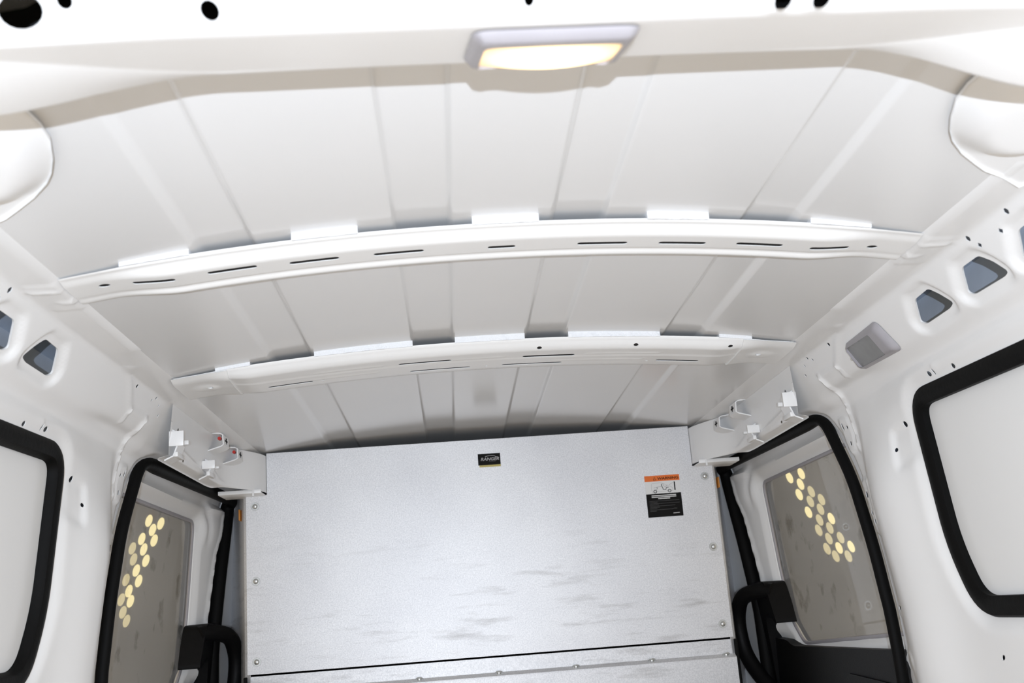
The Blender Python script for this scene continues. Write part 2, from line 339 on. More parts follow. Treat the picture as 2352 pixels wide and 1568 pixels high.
PLT = rnd(Wl([(1920, 968), (1938, 962), (1952, 1030), (1942, 1044), (1928, 1010)]), .01)
PLT2 = rnd(Wl([(2050, 1368), (2062, 1362), (2070, 1410), (2062, 1420), (2054, 1412)]), .01)
TABL = Wl([(1885, 866), (1923, 839), (1943, 868)])
CRV = Wl([(1885, 866), (1900, 885), (1930, 915), (1946, 945), (1952, 985), (1960, 1030)])
CRS = Wl([(1926, 747), (1922, 785), (1923, 822), (1923, 839)])
POCK = Wl([(2062, 1000), (2090, 975), (2100, 1040), (2080, 1060)])
TABW = Wl([(2085, 868), (2128, 842), (2150, 838)])
LOW = Wl([(2040, 1540), (2095, 1475), (2150, 1568)])
def disp(P):
    y, s = P[:, 0], P[:, 1]; d = np.zeros(len(P))
    for h in TRI_D: d -= .0075 * (1 - ss(.007, .021, np.where(pip(P, h), 0, pdist(P, h))))
    # pillar between window and sliding door: convex post standing proud, lamp pad, sill over the window
    slant = -.10 * (s - .25)
    d += .034 * ss(.20, .42, s) * np.exp(-((y - 1.955 - slant) / .095) ** 2)
    d -= .016 * ss(.17, .26, s) * ss(2.02, 2.10, y + .1 * (s - .25)) * (1 - ss(2.3, 2.4, y))
    d += .006 * ss(.18, .21, s) * (1 - ss(.24, .27, s)) * (1 - ss(1.78, 1.95, y))
    d -= .010 * np.exp(-((s - .165) / .02) ** 2) * ss(1.75, 1.95, y) * (1 - ss(2.05, 2.15, y))
    dw = np.where(pip(P, WIN), 0, pdist(P, WIN)); d -= .010 * (1 - ss(.012, .040, dw))
    dd = np.where(pip(P, DOOR), 0, pdist(P, DOOR)); d -= .006 * (1 - ss(.018, .030, dd))
    for e, h in ((EAR, .006), (PLT, .004), (PLT2, .004)):
        d += h * (1 - ss(.0, .006, np.where(pip(P, e), 0, pdist(P, e))))
    d += .0035 * np.exp(-(pdist(P, TABL, False) / .0045) ** 2)
    d += .006 * np.exp(-(pdist(P, CRV, False) / .006) ** 2)
    d += .0035 * np.exp(-(pdist(P, CRS, False) / .007) ** 2)
    d -= .006 * (1 - ss(.002, .02, np.where(pip(P, POCK), 0, pdist(P, POCK))))
    d += .0022 * np.exp(-(pdist(P, TABW, False) / .005) ** 2)
    d += .004 * np.exp(-(pdist(P, LOW, False) / .006) ** 2)
    # pressed end plate of the first bow on the cant rail strip
    d += .0018 * ss(1.366, 1.370, y) * (1 - ss(1.476, 1.480, y)) * (1 - ss(.052, .058, s))
    d += .0034 * np.exp(-(pdist(P, [(1.392, .022), (1.390, .055)], False) / .005) ** 2) + .003 * np.exp(-(pdist(P, [(1.440, .016), (1.442, .030)], False) / .005) ** 2)
    return d
_dummy = [W(1880, 800)[0], W(2100, 800)[0]]
def body_side(sg, side):
    fn = side_fn(sg, disp)
    outer = [(.50, 0.), (3.30, 0.), (3.30, SS[-1] - .002), (.50, SS[-1] - .002)]
    vs, fs = sheet(outer, HOLES_TRI + SMALL + [WIN, DOOR], fn, .03, fine=((1.12, 1.72, .004, .165, .006), (1.86, 2.20, .06, .36, .006), (1.70, 2.16, .05, .70, .009), (1.0, 1.70, .165, .27, .009), (1.5, 1.75, .27, .66, .010), (2.16, 2.45, .05, .24, .010)), rim=.010, lsp=.006, rims=[.003] * 3 + [.0015] * len(SMALL) + [.02, .03])
    o = struct(add('wall_' + side, vs, fs, 'paint', smooth=50), 'white painted inner body side on the %s with punched holes above the window' % side, 'wall')
    # outer skin of the body behind the punched holes
    prof = [(.600, .545), (.80, .515), (.805, .36), (.83, -.04), (.82, -.85)]
    vs = []; fs = []
    for y in (.5, 2.06): vs += [(sg * x, y, ZC + z) for x, z in prof]
    fs = [(i, i + 1, 6 + i, 5 + i) for i in range(4)]
    vs += [(sg * x, 3.32, ZC + z) for x, z in prof[:2]] + [(sg * .81, 3.32, ZC + .36)]; fs += [(5, 6, 11, 10), (6, 7, 12, 11)]
    vs += [(sg * .79, 2.06, ZC + .50), (sg * .795, 2.06, ZC - .85)]; fs += [(5, 6, 7, 8, 9, 14, 13)]
    add('outer_skin', vs, fs, 'skin', o, 0, label='blue-grey outer body skin behind the punched holes')
    return o
WALL = {1: body_side(1, 'right'), -1: body_side(-1, 'left')}

# ------------------------------------------------------------------ rear side windows (blanked white) in black rubber
def side_window(sg, n, side):
    root = bpy.data.objects.new('window_%d' % n, None); COL.objects.link(root); struct(root, 'blanked white %s rear side window in a black rubber surround' % side, 'window')
    P3 = side_fn(sg)(np.array(resamp(WIN, .02)), -.012); Q = resamp(WIN, .02)
    m = MB(); m.sweep(P3, lambda i: side_nrm(sg, Q[i][1]), [(a - .004, b) for a, b in ((.010, -.018), (.016, -.010), (.017, 0), (.014, .012), (.004, .018), (-.012, .018), (-.012, -.018))]); m.build('rubber_surround', 'rubber', root, 35)
    vs, fs = sheet(WIN, [], side_fn(sg, base=-.018), .04); add('pane', vs, fs, 'pane', root, 80, label='white blanking panel filling the window')
    return root
side_window(1, 1, 'right'); side_window(-1, 2, 'left')

# ------------------------------------------------------------------ sliding doors
DO = -.045
_g = Wl([(1741, 1140), (1752, 1110), (1905, 1036), (1990, 1262), (2027, 1450), (1846, 1477), (1820, 1420), (1790, 1310)], DO - .006)
GLS = rnd([(_g[1][0] + .01, _g[1][1] - .004), (2.17, _g[2][1]), (2.13, _g[3][1]), (2.10, _g[4][1]), (_g[5][0], _g[5][1]), (_g[6][0] + .02, _g[6][1]), (_g[7][0], _g[7][1])], .03, 6)
BELT = _g[5][1] + .004
DOORO = [tuple(np.array(p)) for p in DOOR]
def door_disp(P):
    d = np.zeros(len(P)); dg = np.where(pip(P, GLS), 0, pdist(P, GLS)); dd = np.where(pip(P, DOOR), pdist(P, DOOR), 0)
    d -= .010 * (1 - ss(.002, .016, dg)); d += .010 * (1 - ss(.034, .056, dd))
    d += .030 * ss(2.87, 3.02, P[:, 0]) * ss(.018, .045, dd) * (1 - ss(BELT - .05, BELT - .01, P[:, 1]))
    top = 1 - ss(.27, .34, P[:, 1]); d += .009 * ss(.012, .030, dg) * top - .006 * np.exp(-((dg - .045) / .010) ** 2) * top
    return d
def handle_geo():
    """grab handle outline from the photo (right door), in (y,s)"""
    return
def sliding_door(sg, n, side):
    root = bpy.data.objects.new('door_%d' % n, None); COL.objects.link(root); struct(root, 'white %s sliding door with smoky window and black grab handle' % side, 'door')
    outer = [(2.06, .12), (3.26, .12), (3.26, 1.24), (2.06, 1.24)]
    sh = [circ(W(*p, DO), r, r, 8) for p, r in (((1731, 1211), .007), ((1735, 1203), .003), ((1797, 1428), .007), ((1801, 1418), .003))]
    vs, fs = sheet(outer, [GLS] + sh, side_fn(sg, door_disp, DO), .03, fine=((2.08, 3.12, .17, .70, .0075),), rim=.008, lsp=.007); add('frame', vs, fs, 'paint', root, 50)
    # shell behind the screw holes and outer part of the door below the belt
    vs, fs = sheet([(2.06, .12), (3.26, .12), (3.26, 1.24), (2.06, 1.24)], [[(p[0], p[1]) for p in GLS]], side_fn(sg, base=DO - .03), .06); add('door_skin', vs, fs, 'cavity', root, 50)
    vs, fs = sheet(rnd([tuple(np.array(p) + (np.array(p) - np.mean(GLS, axis=0)) * .02) for p in GLS], .005), [], side_fn(sg, base=DO - .012), .05); add('glass', vs, fs, 'glass', root, 80, label='smoky grey door window glass')
    Q = resamp(GLS, .015); P3 = side_fn(sg)(np.array(Q), DO - .010)
    m = MB(); m.sweep(P3, lambda i: side_nrm(sg, Q[i][1]), ell(.004, .005, 8)); m.build('glass_gasket', 'lampframe', root)
    Q = resamp(DOOR, .02); P3 = side_fn(sg)(np.array(Q), -.004)
    m = MB(); m.sweep(P3, lambda i: side_nrm(sg, Q[i][1]), [(.020 * math.cos(a), .017 * math.sin(a)) for a in [2 * math.pi * i / 14 for i in range(14)]], sc=lambda i: float(.62 + .38 * ss(2.18, 2.34, Q[i][0]))); m.build('door_seal', 'rubber', root)
    # black trim below the belt line
    b = BELT; t = rnd([(2.09, b - .006), (_g[5][0], b), (_g[5][0] + .05, b - .015), (3.0, b - .02), (3.16, b + .02), (3.16, 1.2), (2.09, 1.2)], .02)
    vs, fs = sheet(t, [], side_fn(sg, base=DO + .024), .04, rim=-.03); add('lower_trim', vs, fs, 'plastic', root, 50)
    t = rnd([(2.20, b + .06), (2.44, b + .05), (2.47, b + .14), (2.18, b + .15)], .02); plate(t, side_fn(sg, base=DO + .030), .01, 'trim_pocket', 'plastic', root)
    # grab handle: mounting block on the frame, tube curving forward and down into the trim
    HB = rnd([(2.865, .800 - .022), (2.90, .895), (3.00, .898), (3.045, .86), (3.06, .76), (3.055, .60), (2.99, .60), (2.965, .76), (2.95, .815)], .02)
    def hb(P, off=0.): P = np.asarray(P, float); return np.stack([sg * (.752 + .10 * (.89 - P[:, 1]) - off), P[:, 0], P[:, 1]], 1)
    plate(HB, hb, .06, 'handle_mount', 'plastic', root, 40)
    hp = np.array([(.775, 2.90, .868), (.745, 2.935, .872), (.712, 2.985, .858), (.702, 3.02, .815), (.703, 3.03, .76), (.712, 3.02, .70), (.735, 2.98, .64), (.765, 2.92, .59)])
    Pts = []
    for i in range(len(hp) - 1):
        p0 = hp[max(i - 1, 0)]; p1 = hp[i]; p2 = hp[i + 1]; p3 = hp[min(i + 2, len(hp) - 1)]
        for k in range(6):
            t = k / 6; Pts.append(.5 * ((2 * p1) + (p2 - p0) * t + (2 * p0 - 5 * p1 + 4 * p2 - p3) * t * t + (3 * p1 - p0 - 3 * p2 + p3) * t ** 3))
    P3 = np.array(Pts) * np.array([sg, 1, 1])
    m = MB(); m.sweep(P3, (-sg, -.2, 0), ell(.021, .022, 12), closed=False); m.build('grab_handle', 'plastic', root, 60)
    return root
sliding_door(1, 1, 'right'); sliding_door(-1, 2, 'left')

# ------------------------------------------------------------------ bow frames under the roof
def bow(name, label, y0, sec, zc, ze, slots, holes, beads, xe=.600, hx=()):
    """sec: list of (dy, dz) ; zc/ze: centre/end height of the top rear edge above camera"""
    root = thing(name, label, 'roof beam')
    sec = np.array(sec); L = np.r_[0, np.cumsum(np.linalg.norm(np.diff(sec, axis=0), axis=1))]
    T = np.linspace(0, L[-1], 300); Sy = np.interp(T, L, sec[:, 0]); Sz = np.interp(T, L, sec[:, 1])
    k = 7; w_ = np.hanning(2 * k + 3)[1:-1]; w_ /= w_.sum(); Sy = np.convolve(np.pad(Sy, k, 'edge'), w_, 'valid'); Sz = np.convolve(np.pad(Sz, k, 'edge'), w_, 'valid')
    gy, gz = np.gradient(Sy), np.gradient(Sz); gl = np.hypot(gy, gz); ny, nz = -gz / gl, gy / gl        # normal; make it point down / rear
    if nz.mean() > 0: ny, nz = -ny, -nz
    def arch(x): return ze + (zc - ze) * (1 - (np.abs(x) / xe) ** 2.1)
    def fn(P, off=0.):
        x, t = P[:, 0], P[:, 1]; d = np.full(len(P), off); flat = 1 - ss(.45, .56, np.abs(x)) * .75
        for (a, b, tt, h) in beads: d = d + h * np.exp(-(pdist(P, [(a, tt), (b, tt)], False) / .0035) ** 2)
        return np.stack([x, y0 + np.interp(t, T, Sy) + np.interp(t, T, ny) * d, ZC + arch(x) + np.interp(t, T, Sz) * flat + np.interp(t, T, nz) * d], 1)
    def inv(px, py):                       # photo point -> (x, t)
        d = ray(px, py); best = None
        for _ in range(1):
            yy = y0 + Sy; P = CAM[:, None] + d[:, None] * (yy / d[1])[None, :]
            zz = ZC + arch(P[0]) + Sz * (1 - ss(.45, .56, np.abs(P[0])) * .75); e = P[2] - zz; i = np.where(e[:-1] * e[1:] <= 0)[0]; k_ = i[0] if len(i) else int(np.argmin(np.abs(e)))
        return (P[0][k_], T[k_])
    HL = []
    for (ax, ay, bx, by, h) in slots:
        a = np.array(inv(ax, ay)); b = np.array(inv(bx, by)); tm = (a[1] + b[1]) / 2; HL.append(rnd([(a[0], tm - h), (b[0], tm - h), (b[0], tm + h), (a[0], tm + h)], h, 3))
    for (px, py, r) in holes: HL.append(circ(inv(px, py), r, r * .8, 10))
    vs, fs = sheet([(-xe, 0), (xe, 0), (xe, L[-1]), (-xe, L[-1])], HL, fn, .012, fine=((-xe + .001, xe - .001, .0005, L[-1] - .0005, .0045),), rim=.0012, lsp=.006)
    add('beam_body', vs, fs, 'beam', root, 60)
    vs, fs = sheet([(-xe + .02, .014), (xe - .02, .014), (xe - .02, L[-1] - .012), (-xe + .02, L[-1] - .012)], [], lambda P, off=0.: fn(P, -.006 + off), .02); add('slot_shade', vs, fs, 'inside_shade', root, 60, label='dark sheet painting the shade inside the beam behind the slots')
    return root, fn, inv, arch, L[-1]
SEC1 = [(-.001, .004), (.0, 0), (.005, -.0012), (.007, .0006), (.010, -.001), (.018, -.0080), (.025, -.0125), (.074, -.0135), (.078, -.0105), (.083, -.0110), (.088, -.0155), (.097, -.0155), (.102, -.009), (.102, .006)]
sl1 = [(306, 652, 402, 641, .0055), (475, 626, 592, 614, .0055), (664, 604, 780, 594, .0055), (858, 584, 974, 577, .0055), (1120, 569, 1184, 566, .0055), (1326, 560, 1441, 558, .0055), (1512, 559, 1622, 558, .0055), (1690, 561, 1799, 563, .0055), (1862, 568, 1947, 571, .0055)]
bow1, fn1, inv1, arch1, L1 = bow('roof_bow', 'slotted white roof bow across the van, the nearer one behind the lit lamp', 1.363, SEC1, .529, .482, sl1, [(240, 656, .008), (2003, 567, .008)], [])
SEC2 = [(0, .004), (0, 0), (.004, -.002), (.012, -.011), (.022, -.0172), (.064, -.0185), (.068, -.0210), (.072, -.0200), (.128, -.0207), (.149, -.0185), (.155, -.008), (.155, .010)]
sl2 = [(915, 836, 1037, 829, .0052), (1200, 819, 1320, 814, .0052), (942, 852, 1080, 844, .0052), (1152, 838, 1290, 832, .0052), (615, 889, 720, 877, .0052), (1505, 828, 1605, 828, .0052)]
bow2, fn2, inv2, arch2, L2 = bow('roof_bow', 'double-row slotted white roof bow further in, closer to the steel partition', 1.955, SEC2, .519, .482, sl2, [(1239, 799, .005), (1461, 792, .005), (1678, 795, .005), (742, 873, .004), (1117, 840, .003), (1485, 828, .003)],
    [(-.34, -.21, .062, .002), (-.07, .03, .062, .002), (.20, .34, .062, .002), (-.36, -.22, .105, .002), (.13, .31, .105, .002)])
def pads(root, arch, y, spans, w_=.022):
    for (ax, ay, bx, by) in spans:
        xa = aty(ax, ay, y)[0]; xb = aty(bx, by, y)[0]; n = max(4, int((xb - xa) / .012)); m = MB(); vs = []; fs = []
        for i in range(n + 1):
            x = xa + (xb - xa) * i / n; z0 = ZC + arch(x) + .0015; zt = float(roof_z(x, y)) + .0005; j = random.uniform(-.0012, .0012)
            vs += [(x, y - .004 + j, z0), (x, y + w_, z0), (x, y + w_, zt), (x, y - .005 - j, zt)]
        fs = [(i * 4 + a, i * 4 + (a + 1) % 4, i * 4 + 4 + (a + 1) % 4, i * 4 + 4 + a) for i in range(n) for a in range(4)] + [(3, 2, 1, 0), tuple(4 * n + a for a in range(4))]
        add('foam_pad', vs, fs, 'foam', root, 0, label='white foam pad between beam and roof')
pads(bow1, arch1, 1.363, [(275, 605, 435, 583), (670, 553, 822, 539), (1085, 521, 1238, 515), (1487, 509, 1628, 509), (1862, 519, 2000, 525)])
pads(bow2, arch2, 1.957, [(495, 852, 575, 836), (722, 818, 948, 796), (1045, 789, 1205, 777), (1305, 771, 1515, 768), (1650, 768, 1725, 770)])
for sg in (1, -1):
    # collar welded over each end of the second bow
    vs, fs = sheet([(.500, .004), (.604, .004), (.604, L2 - .004), (.500, L2 - .004)], [circ((.545, .075), .006, .005, 10)], lambda P, off=0.: fn2(P, .0035 + .004 * np.exp(-(np.linalg.norm(P - np.array([.552, .085]), axis=1) / .022) ** 4) + off) * np.array([sg, 1, 1]), .006, rim=-.0035)
    add('end_collar', vs, fs, 'beam', bow2, 45)

# ------------------------------------------------------------------ rear header with its lamp
hdr = thing('rear_header_beam', 'broad white header beam over the rear opening carrying the lit lamp', 'beam')
def hsec(x):
    a = np.abs(x); e = ss(.25, .44, a); dz = .002 * ss(.1, .3, a) + .032 * ss(.26, .46, a) + .018 * ss(.27, .43, x) + .05 * ss(.44, .62, a)
    return [(.86, .53 - .02 * e), (.800, .480 - dz), (.786, .458 - dz), (.774, .4440 - dz), (.770 - .105 * e, .4425 - .036 * e - .2 * dz), (.645, .3985 - .004 * e), (.636, .3955 - .004 * e), (.627, .3985), (.535, .485), (.48, .56)]
HT = np.cumsum(np.r_[0, [.08, .03, .018, .008, .132, .009, .010, .126, .09]]); HT = np.array(HT)
def hfn(P, off=0.):
    x, t = P[:, 0], P[:, 1]; out = []
    for xi, ti in zip(x, t):
        q = np.array(hsec(xi)); yy = np.interp(ti, HT, q[:, 0]); zz = np.interp(ti, HT, q[:, 1])
        e = .003; ty = np.interp(ti + e, HT, q[:, 0]) - np.interp(ti - e, HT, q[:, 0]); tz = np.interp(ti + e, HT, q[:, 1]) - np.interp(ti - e, HT, q[:, 1]); l = math.hypot(ty, tz) or 1
        out.append((xi, yy + off * (tz / l) * -1 * -1 * -1, ZC + zz + off * (-ty / l) * -1 * -1 * -1 if False else ZC + zz - off * abs(ty / l)))
    return np.array(out)
def hinv(px, py):
    d = ray(px, py)
    for _ in range(1):
        x = CAM[0] + d[0] * .62 / d[1]; q = np.array(hsec(x)); tt = np.linspace(HT[6], HT[-1], 400); yy = np.interp(tt, HT, q[:, 0]); zz = np.interp(tt, HT, q[:, 1]); e = zz - d[2] / d[1] * yy; k = int(np.argmin(np.abs(e)))
    return (CAM[0] + d[0] * yy[k] / d[1], tt[k])
hh = [circ(hinv(47, 25), .0150, .012, 18, .2), circ(hinv(148, 1), .0055, .006, 12), circ(hinv(482, 23), .0065, .0075, 12, .4), circ(hinv(1800, -2), .0065, .011, 14), circ(hinv(1888, -4), .0065, .010, 14), circ(hinv(1215, -5), .004, .006, 10)]
vs, fs = sheet([(-.72, 0), (.72, 0), (.72, HT[-1]), (-.72, HT[-1])], hh, hfn, .014, fine=((-.655, .655, .05, .25, .007),), lsp=.004)
add('beam_shell', vs, fs, 'paint', hdr, 75)
m = MB(); m.box((-.66, .61, ZC + .535), (.66, .80, ZC + .545)); m.box((-.62, .79, ZC + .50), (.62, .80, ZC + .54)); m.box((-.66, .60, ZC + .50), (.66, .64, ZC + .62)); m.build('header_shade', 'cavity', hdr, label='near-black boxes painting the shade inside the hollow header')  # near-black boxes put the shade behind the header holes

def lamp(name, label, lit):
    """local frame: X width, Y depth along the surface, Z out of the surface. size .142 x .052"""
    root = thing(name, label, 'lamp')
    return root
lampr = thing('interior_lamp', 'lit warm interior lamp set into the white rear header', 'lamp')
# local frame of the header underside: u = x, v = towards the rear of the underside, n = down
lc = np.array([.0040, .736, ZC + .4292]); lu = np.array([1, 0, 0.]); lv = np.array([0, -.994, -.07]); ln = np.array([0, .07, -.997]); ln = np.array([0, .333, -.943]); lv = np.array([0, -.943, -.333])
def lfn(c, u, v, n, bulge, base=0., R_=(.07, .03)):
    def f(P, off=0.):
        P = np.asarray(P, float); b = bulge * np.clip(1 - (P[:, 0] / R_[0]) ** 2, 0, 1) * np.clip(1 - (P[:, 1] / R_[1]) ** 2, 0, 1) ** .5
        return c + P[:, :1] * u + P[:, 1:] * v + n * (base + off + b)[:, None]
    return f
fr_o = rnd([(-.066, -.030), (.064, -.030), (.060, .086), (-.061, .086)], .016, 6); fr_i = rnd([(-.055, -.024), (.052, -.024), (.051, .062), (-.052, .062)], .010, 5)
def frame_sheet(o_, i_, f, h):
    vs, fs = sheet(o_, [i_], lambda P, off=0.: f(P, h * (np.minimum(1, pdist(P, o_) / .008) ** .5) - abs(off)), .006, rim=.008, lsp=.005); return vs, fs
f0 = lfn(lc, lu, lv, ln, 0.)
vs, fs = frame_sheet(fr_o, fr_i, f0, .008); add('lamp_frame', vs, fs, 'lampframe', lampr, 60, label='light grey plastic lamp surround')
vs, fs = sheet([(a_, b_ - .019) for a_, b_ in fr_i], [], lfn(lc + lv * .019, lu, lv, ln, .010, .0035, (.062, .046)), .005); add('lens', vs, fs, 'lens_on', lampr, 80, label='glowing warm lens')
# the unlit twin lamp on the right cant rail
lp2 = thing('interior_lamp', 'unlit grey interior lamp on the right cant rail beside the punched holes', 'lamp')
q = np.array(Wl(LAMP_C)); out2 = rnd([tuple(p) for p in q], .014, 6); cq = q.mean(0); inn2 = rnd([tuple(p) for p in Wl([(1951, 795), (2004, 760), (2044, 806), (1987, 838)])], .006, 5)
fs_ = side_fn(1, base=.001)
vs, fs = sheet(out2, [inn2], lambda P, off=0.: fs_(P, .011 * np.minimum(1, pdist(P, out2) / .012) ** .6 - abs(off)), .005, rim=.008, lsp=.005); add('lamp_frame', vs, fs, 'lampframe', lp2, 60)
vs, fs = sheet(inn2, [], lambda P, off=0.: fs_(P, .006 + off), .006); add('lens', vs, fs, 'lens_off', lp2, 80, label='unlit translucent grey lens')
m = MB(); bp = side_fn(1)(np.array([W(1966, 818)]), .008)[0]; m.cyl(bp - np.array([0, 0, 0]), side_nrm(1, W(1966, 818)[1]), .004, .003, 12, .002, .001); m.build('bulb', 'bolt', lp2)

# ------------------------------------------------------------------ roof corner gussets behind the header
def gusset(sg, side):
    pts = [(2290, 150), (2225, 208), (2198, 240), (2184, 275), (2181, 300), (2186, 318), (2206, 342), (2236, 358), (2256, 367), (2292, 372), (2330, 384), (2440, 330), (2440, 60), (2330, 60)]
    o_ = [tuple(atz(px, py, ZC + .497)[:2]) for px, py in pts]; c = np.array(atz(2395, 262, ZC + .47)[:2])
    def fn(P, off=0.):
        P = np.asarray(P, float); r = np.linalg.norm((P - c) / np.array([.075, .13]), axis=1); d = .0045 + .030 * (1 - ss(.55, 1.1, r)) + off * -1
        return np.stack([sg * P[:, 0], P[:, 1], roof_z(P[:, 0], P[:, 1]) - d], 1)
    root = thing('roof_gusset', 'domed white gusset plate at the %s rear corner of the roof' % side, 'gusset', None)
    vs, fs = sheet(o_, [], fn, .008, rim=-.004); add('gusset_plate', vs, fs, 'paint', root, 50)
gusset(1, 'right'); gusset(-1, 'left')

# ------------------------------------------------------------------ steel partition
YB = 2.87
par = thing('steel_partition', 'galvanised steel partition closing the front of the load space', 'partition')
def yfn(y):
    def f(P, off=0.):
        P = np.asarray(P, float); return np.stack([P[:, 0], np.full(len(P), y - off), P[:, 1]], 1)
    return f
zt = 1.3335
plate([(-.585, zt), (-.585, 1.221), (-.641, 1.221), (-.641, .758), (.641, .758), (.641, 1.221), (.585, 1.221), (.585, zt)][::-1], yfn(YB), .0025, 'upper_sheet', 'galv', par, 0)
zA = .7575; zB = float(aty(1140, 1543, YB + .02)[2]); zD = float(aty(1140, 1551, YB + .02)[2])
m = MB(); m.box((-.640, YB + .010, zA - .06 + .055), (.640, YB + .0125, zA + .03)); m.box((-.640, YB + .010, zB), (.640, YB + .0125, zA + .01)); m.build('middle_strip', 'galv', par, 0)
m = MB(); m.ribbon([(0, YB + .010, zB), (0, YB + .0095, zB - .001), (0, YB - .006, zB - .0095), (0, YB - .006, zB - .012), (0, YB - .006, zB - .09), (0, YB - .006, zB - .095)], (1.284, 0, 0), .0025); m.build('lower_sheet', 'galv', par, 0)
m = MB(); m.box((-.641, YB + .0022, .7582), (.641, YB + .0105, .7602)); m.build('sheet_hem', 'galv', par, 0)
m = MB(); m.box((-.642, YB + .012, .02), (.642, YB + .015, zB - .09)); m.build('base_sheet', 'galv', par, 0)
for sg in (1, -1):
    m = MB(); m.ribbon([(sg * .635, YB + .006, .65), (sg * .650, YB + .02, .65), (sg * .705, YB + .22, .65), (sg * .775, YB + .42, .65)], (0, 0, 1.20), .002); m.build('side_wing', 'galv', par, 0)
    m = MB(); m.box((sg * .648 - .004, YB + .0, .30), (sg * .648 + .004, YB + .02, zA - .005), .002); m.build('edge_strip', 'rubber', par)
    m = MB(); m.cyl((sg * .694, YB + .20, 1.113), (-sg * .95, -.3, 0), .008, .006, 10); m.build('wing_screw', 'bolt', par)
def bolt(c, ax=(0, -1, 0), r=.0115, par_=par):
    m = MB(); m.cyl(c, ax, r, .0015, 20, r * .95); c2 = Vector(c) + Vector(ax).normalized() * .0015; m.cyl(c2, ax, r * .62, .003, 12, r * .5, .0015); return m.build('bolt', 'bolt', par_)
for px, py in ((587, 1163), (585, 1335), (592, 1520), (1618, 1093), (1640, 1255), (1663, 1432)):
    p = aty(px, py, YB); sx_ = .617 if p[0] > 0 else -.617; bolt((sx_, YB, p[2]))
for px, py in ((780, 1568), (963, 1557), (1146, 1544), (1323, 1529), (1497, 1512), (1667, 1493)):
    p = aty(px, py, YB + .004); bolt((p[0], YB + .005, zB - .002), (0, -.6, -.8), .0105)
for sg in (1, -1):
    bolt((sg * .60, YB + .012, zB - .105))
    m = MB(); m.box((sg * .674 - .002, YB + .075, 1.165), (sg * .674 + .002, YB + .13, 1.195), .001); m.build('orange_clip', 'orange', par, label='small orange clip at the partition edge')

# stickers
def sticker_pt(c0, c1, c2, z): pass
st = thing('maker_label', 'small black label with RANGER lettering and gold edge on the partition', 'label')
a = aty(1097, 1043, YB); b = aty(1152, 1068, YB); x0, x1, z1, z0 = a[0], b[0] - .002, a[2], b[2] - .001
m = MB(); m.box((x0, YB - .0012, z0 + .004), (x1, YB - .0001, z1)); m.build('label_face', 'black_ink', st, 0)
m = MB(); m.box((x0 + .003, YB - .0014, z0 - .0015), (x1, YB - .0001, z0 + .004)); m.build('gold_edge', 'gold_ink', st, 0)
def text(s, x, z, size, m_, parent, y=YB - .0016, shear=0., align='LEFT', name='lettering', sx=1.):
    cu = bpy.data.curves.new('t', 'FONT'); cu.body = s; cu.size = size; cu.shear = shear; cu.align_x = align; cu.offset = size * .018
    ob = bpy.data.objects.new('t', cu); COL.objects.link(ob); me = bpy.data.meshes.new_from_object(ob); COL.objects.unlink(ob); bpy.data.objects.remove(ob)
    for v in me.vertices: v.co = (x + v.co.x * sx, y, z + v.co.y)
    me.materials.clear(); me.materials.append(M[m_]); o = bpy.data.objects.new(name, me); COL.objects.link(o); o.parent = parent; return o
wd = x1 - x0; hd = z1 - z0
text('RANGER', x0 + wd * .11, z0 + hd * .46, hd * .33, 'grey_ink', st, shear=.25, sx=1.12)
m = MB(); m.ribbon([(x0 + wd * t, YB - .0016, z0 + hd * h) for t, h in ((.32, .76), (.45, .82), (.62, .83), (.74, .80), (.80, .72), (.88, .70), (.93, .62), (.90, .52))], (0, .0004, 0), .0012); m.build('roof_line_emblem', 'grey_ink', st, 0)
m = MB(); m.box((x0 + wd * .48, YB - .0016, z0 + hd * .37), (x0 + wd * .78, YB - .0012, z0 + hd * .41)); m.build('small_line', 'faint_ink', st, 0)
wl_ = thing('warning_label', 'orange, white and black warning label with a van pictogram on the partition', 'label')
a = aty(1477, 1094, YB); b = aty(1573, 1183, YB); c = aty(1556, 1087, YB); x0 = (a[0] + aty(1492, 1190, YB)[0]) / 2; x1 = (c[0] + b[0]) / 2; z1 = a[2]; z0 = b[2]; wd = x1 - x0; hd = z1 - z0
def band(n, h0, h1, mm): m = MB(); m.box((x0, YB - .0012, z0 + hd * h0), (x1, YB - .0001, z0 + hd * h1)); return m.build(n, mm, wl_, 0)
band('orange_band', .86, 1, 'orange_ink'); band('white_field', .56, .86, 'white_ink'); band('black_field', 0, .56, 'black_ink')
text('WARNING', x0 + wd * .37, z0 + hd * .895, hd * .085, 'black_ink', wl_, sx=1.25)
def pt(u, v): return (x0 + wd * u, YB - .0016, z0 + hd * v)
def line(n, pts, t, mm='black_ink'): m = MB(); m.ribbon([pt(*p) for p in pts], (0, .0004, 0), t); return m.build(n, mm, wl_, 0)
line('warning_triangle', [(.25, .89), (.285, .965), (.32, .89), (.25, .89)], .0011)
line('van_outline', [(.19, .60), (.17, .66), (.18, .79), (.20, .815), (.44, .82), (.52, .80), (.62, .74), (.74, .71), (.78, .66), (.78, .62), (.19, .60)], .0006, 'grey_ink')
line('crash_bar', [(.84, .62), (.84, .83)], .0032)
line('driver_figure', [(.46, .79), (.48, .72), (.51, .65), (.58, .65), (.60, .70), (.66, .70)], .0016)
line('seat_line', [(.50, .80), (.53, .74), (.57, .71), (.63, .76)], .0010, 'grey_ink')
line('cargo_line', [(.24, .70), (.34, .72), (.48, .73)], .0009, 'grey_ink'); line('cargo_hook', [(.33, .72), (.335, .68), (.31, .665)], .0010); line('front_line', [(.68, .75), (.73, .78), (.80, .81)], .0008, 'grey_ink')
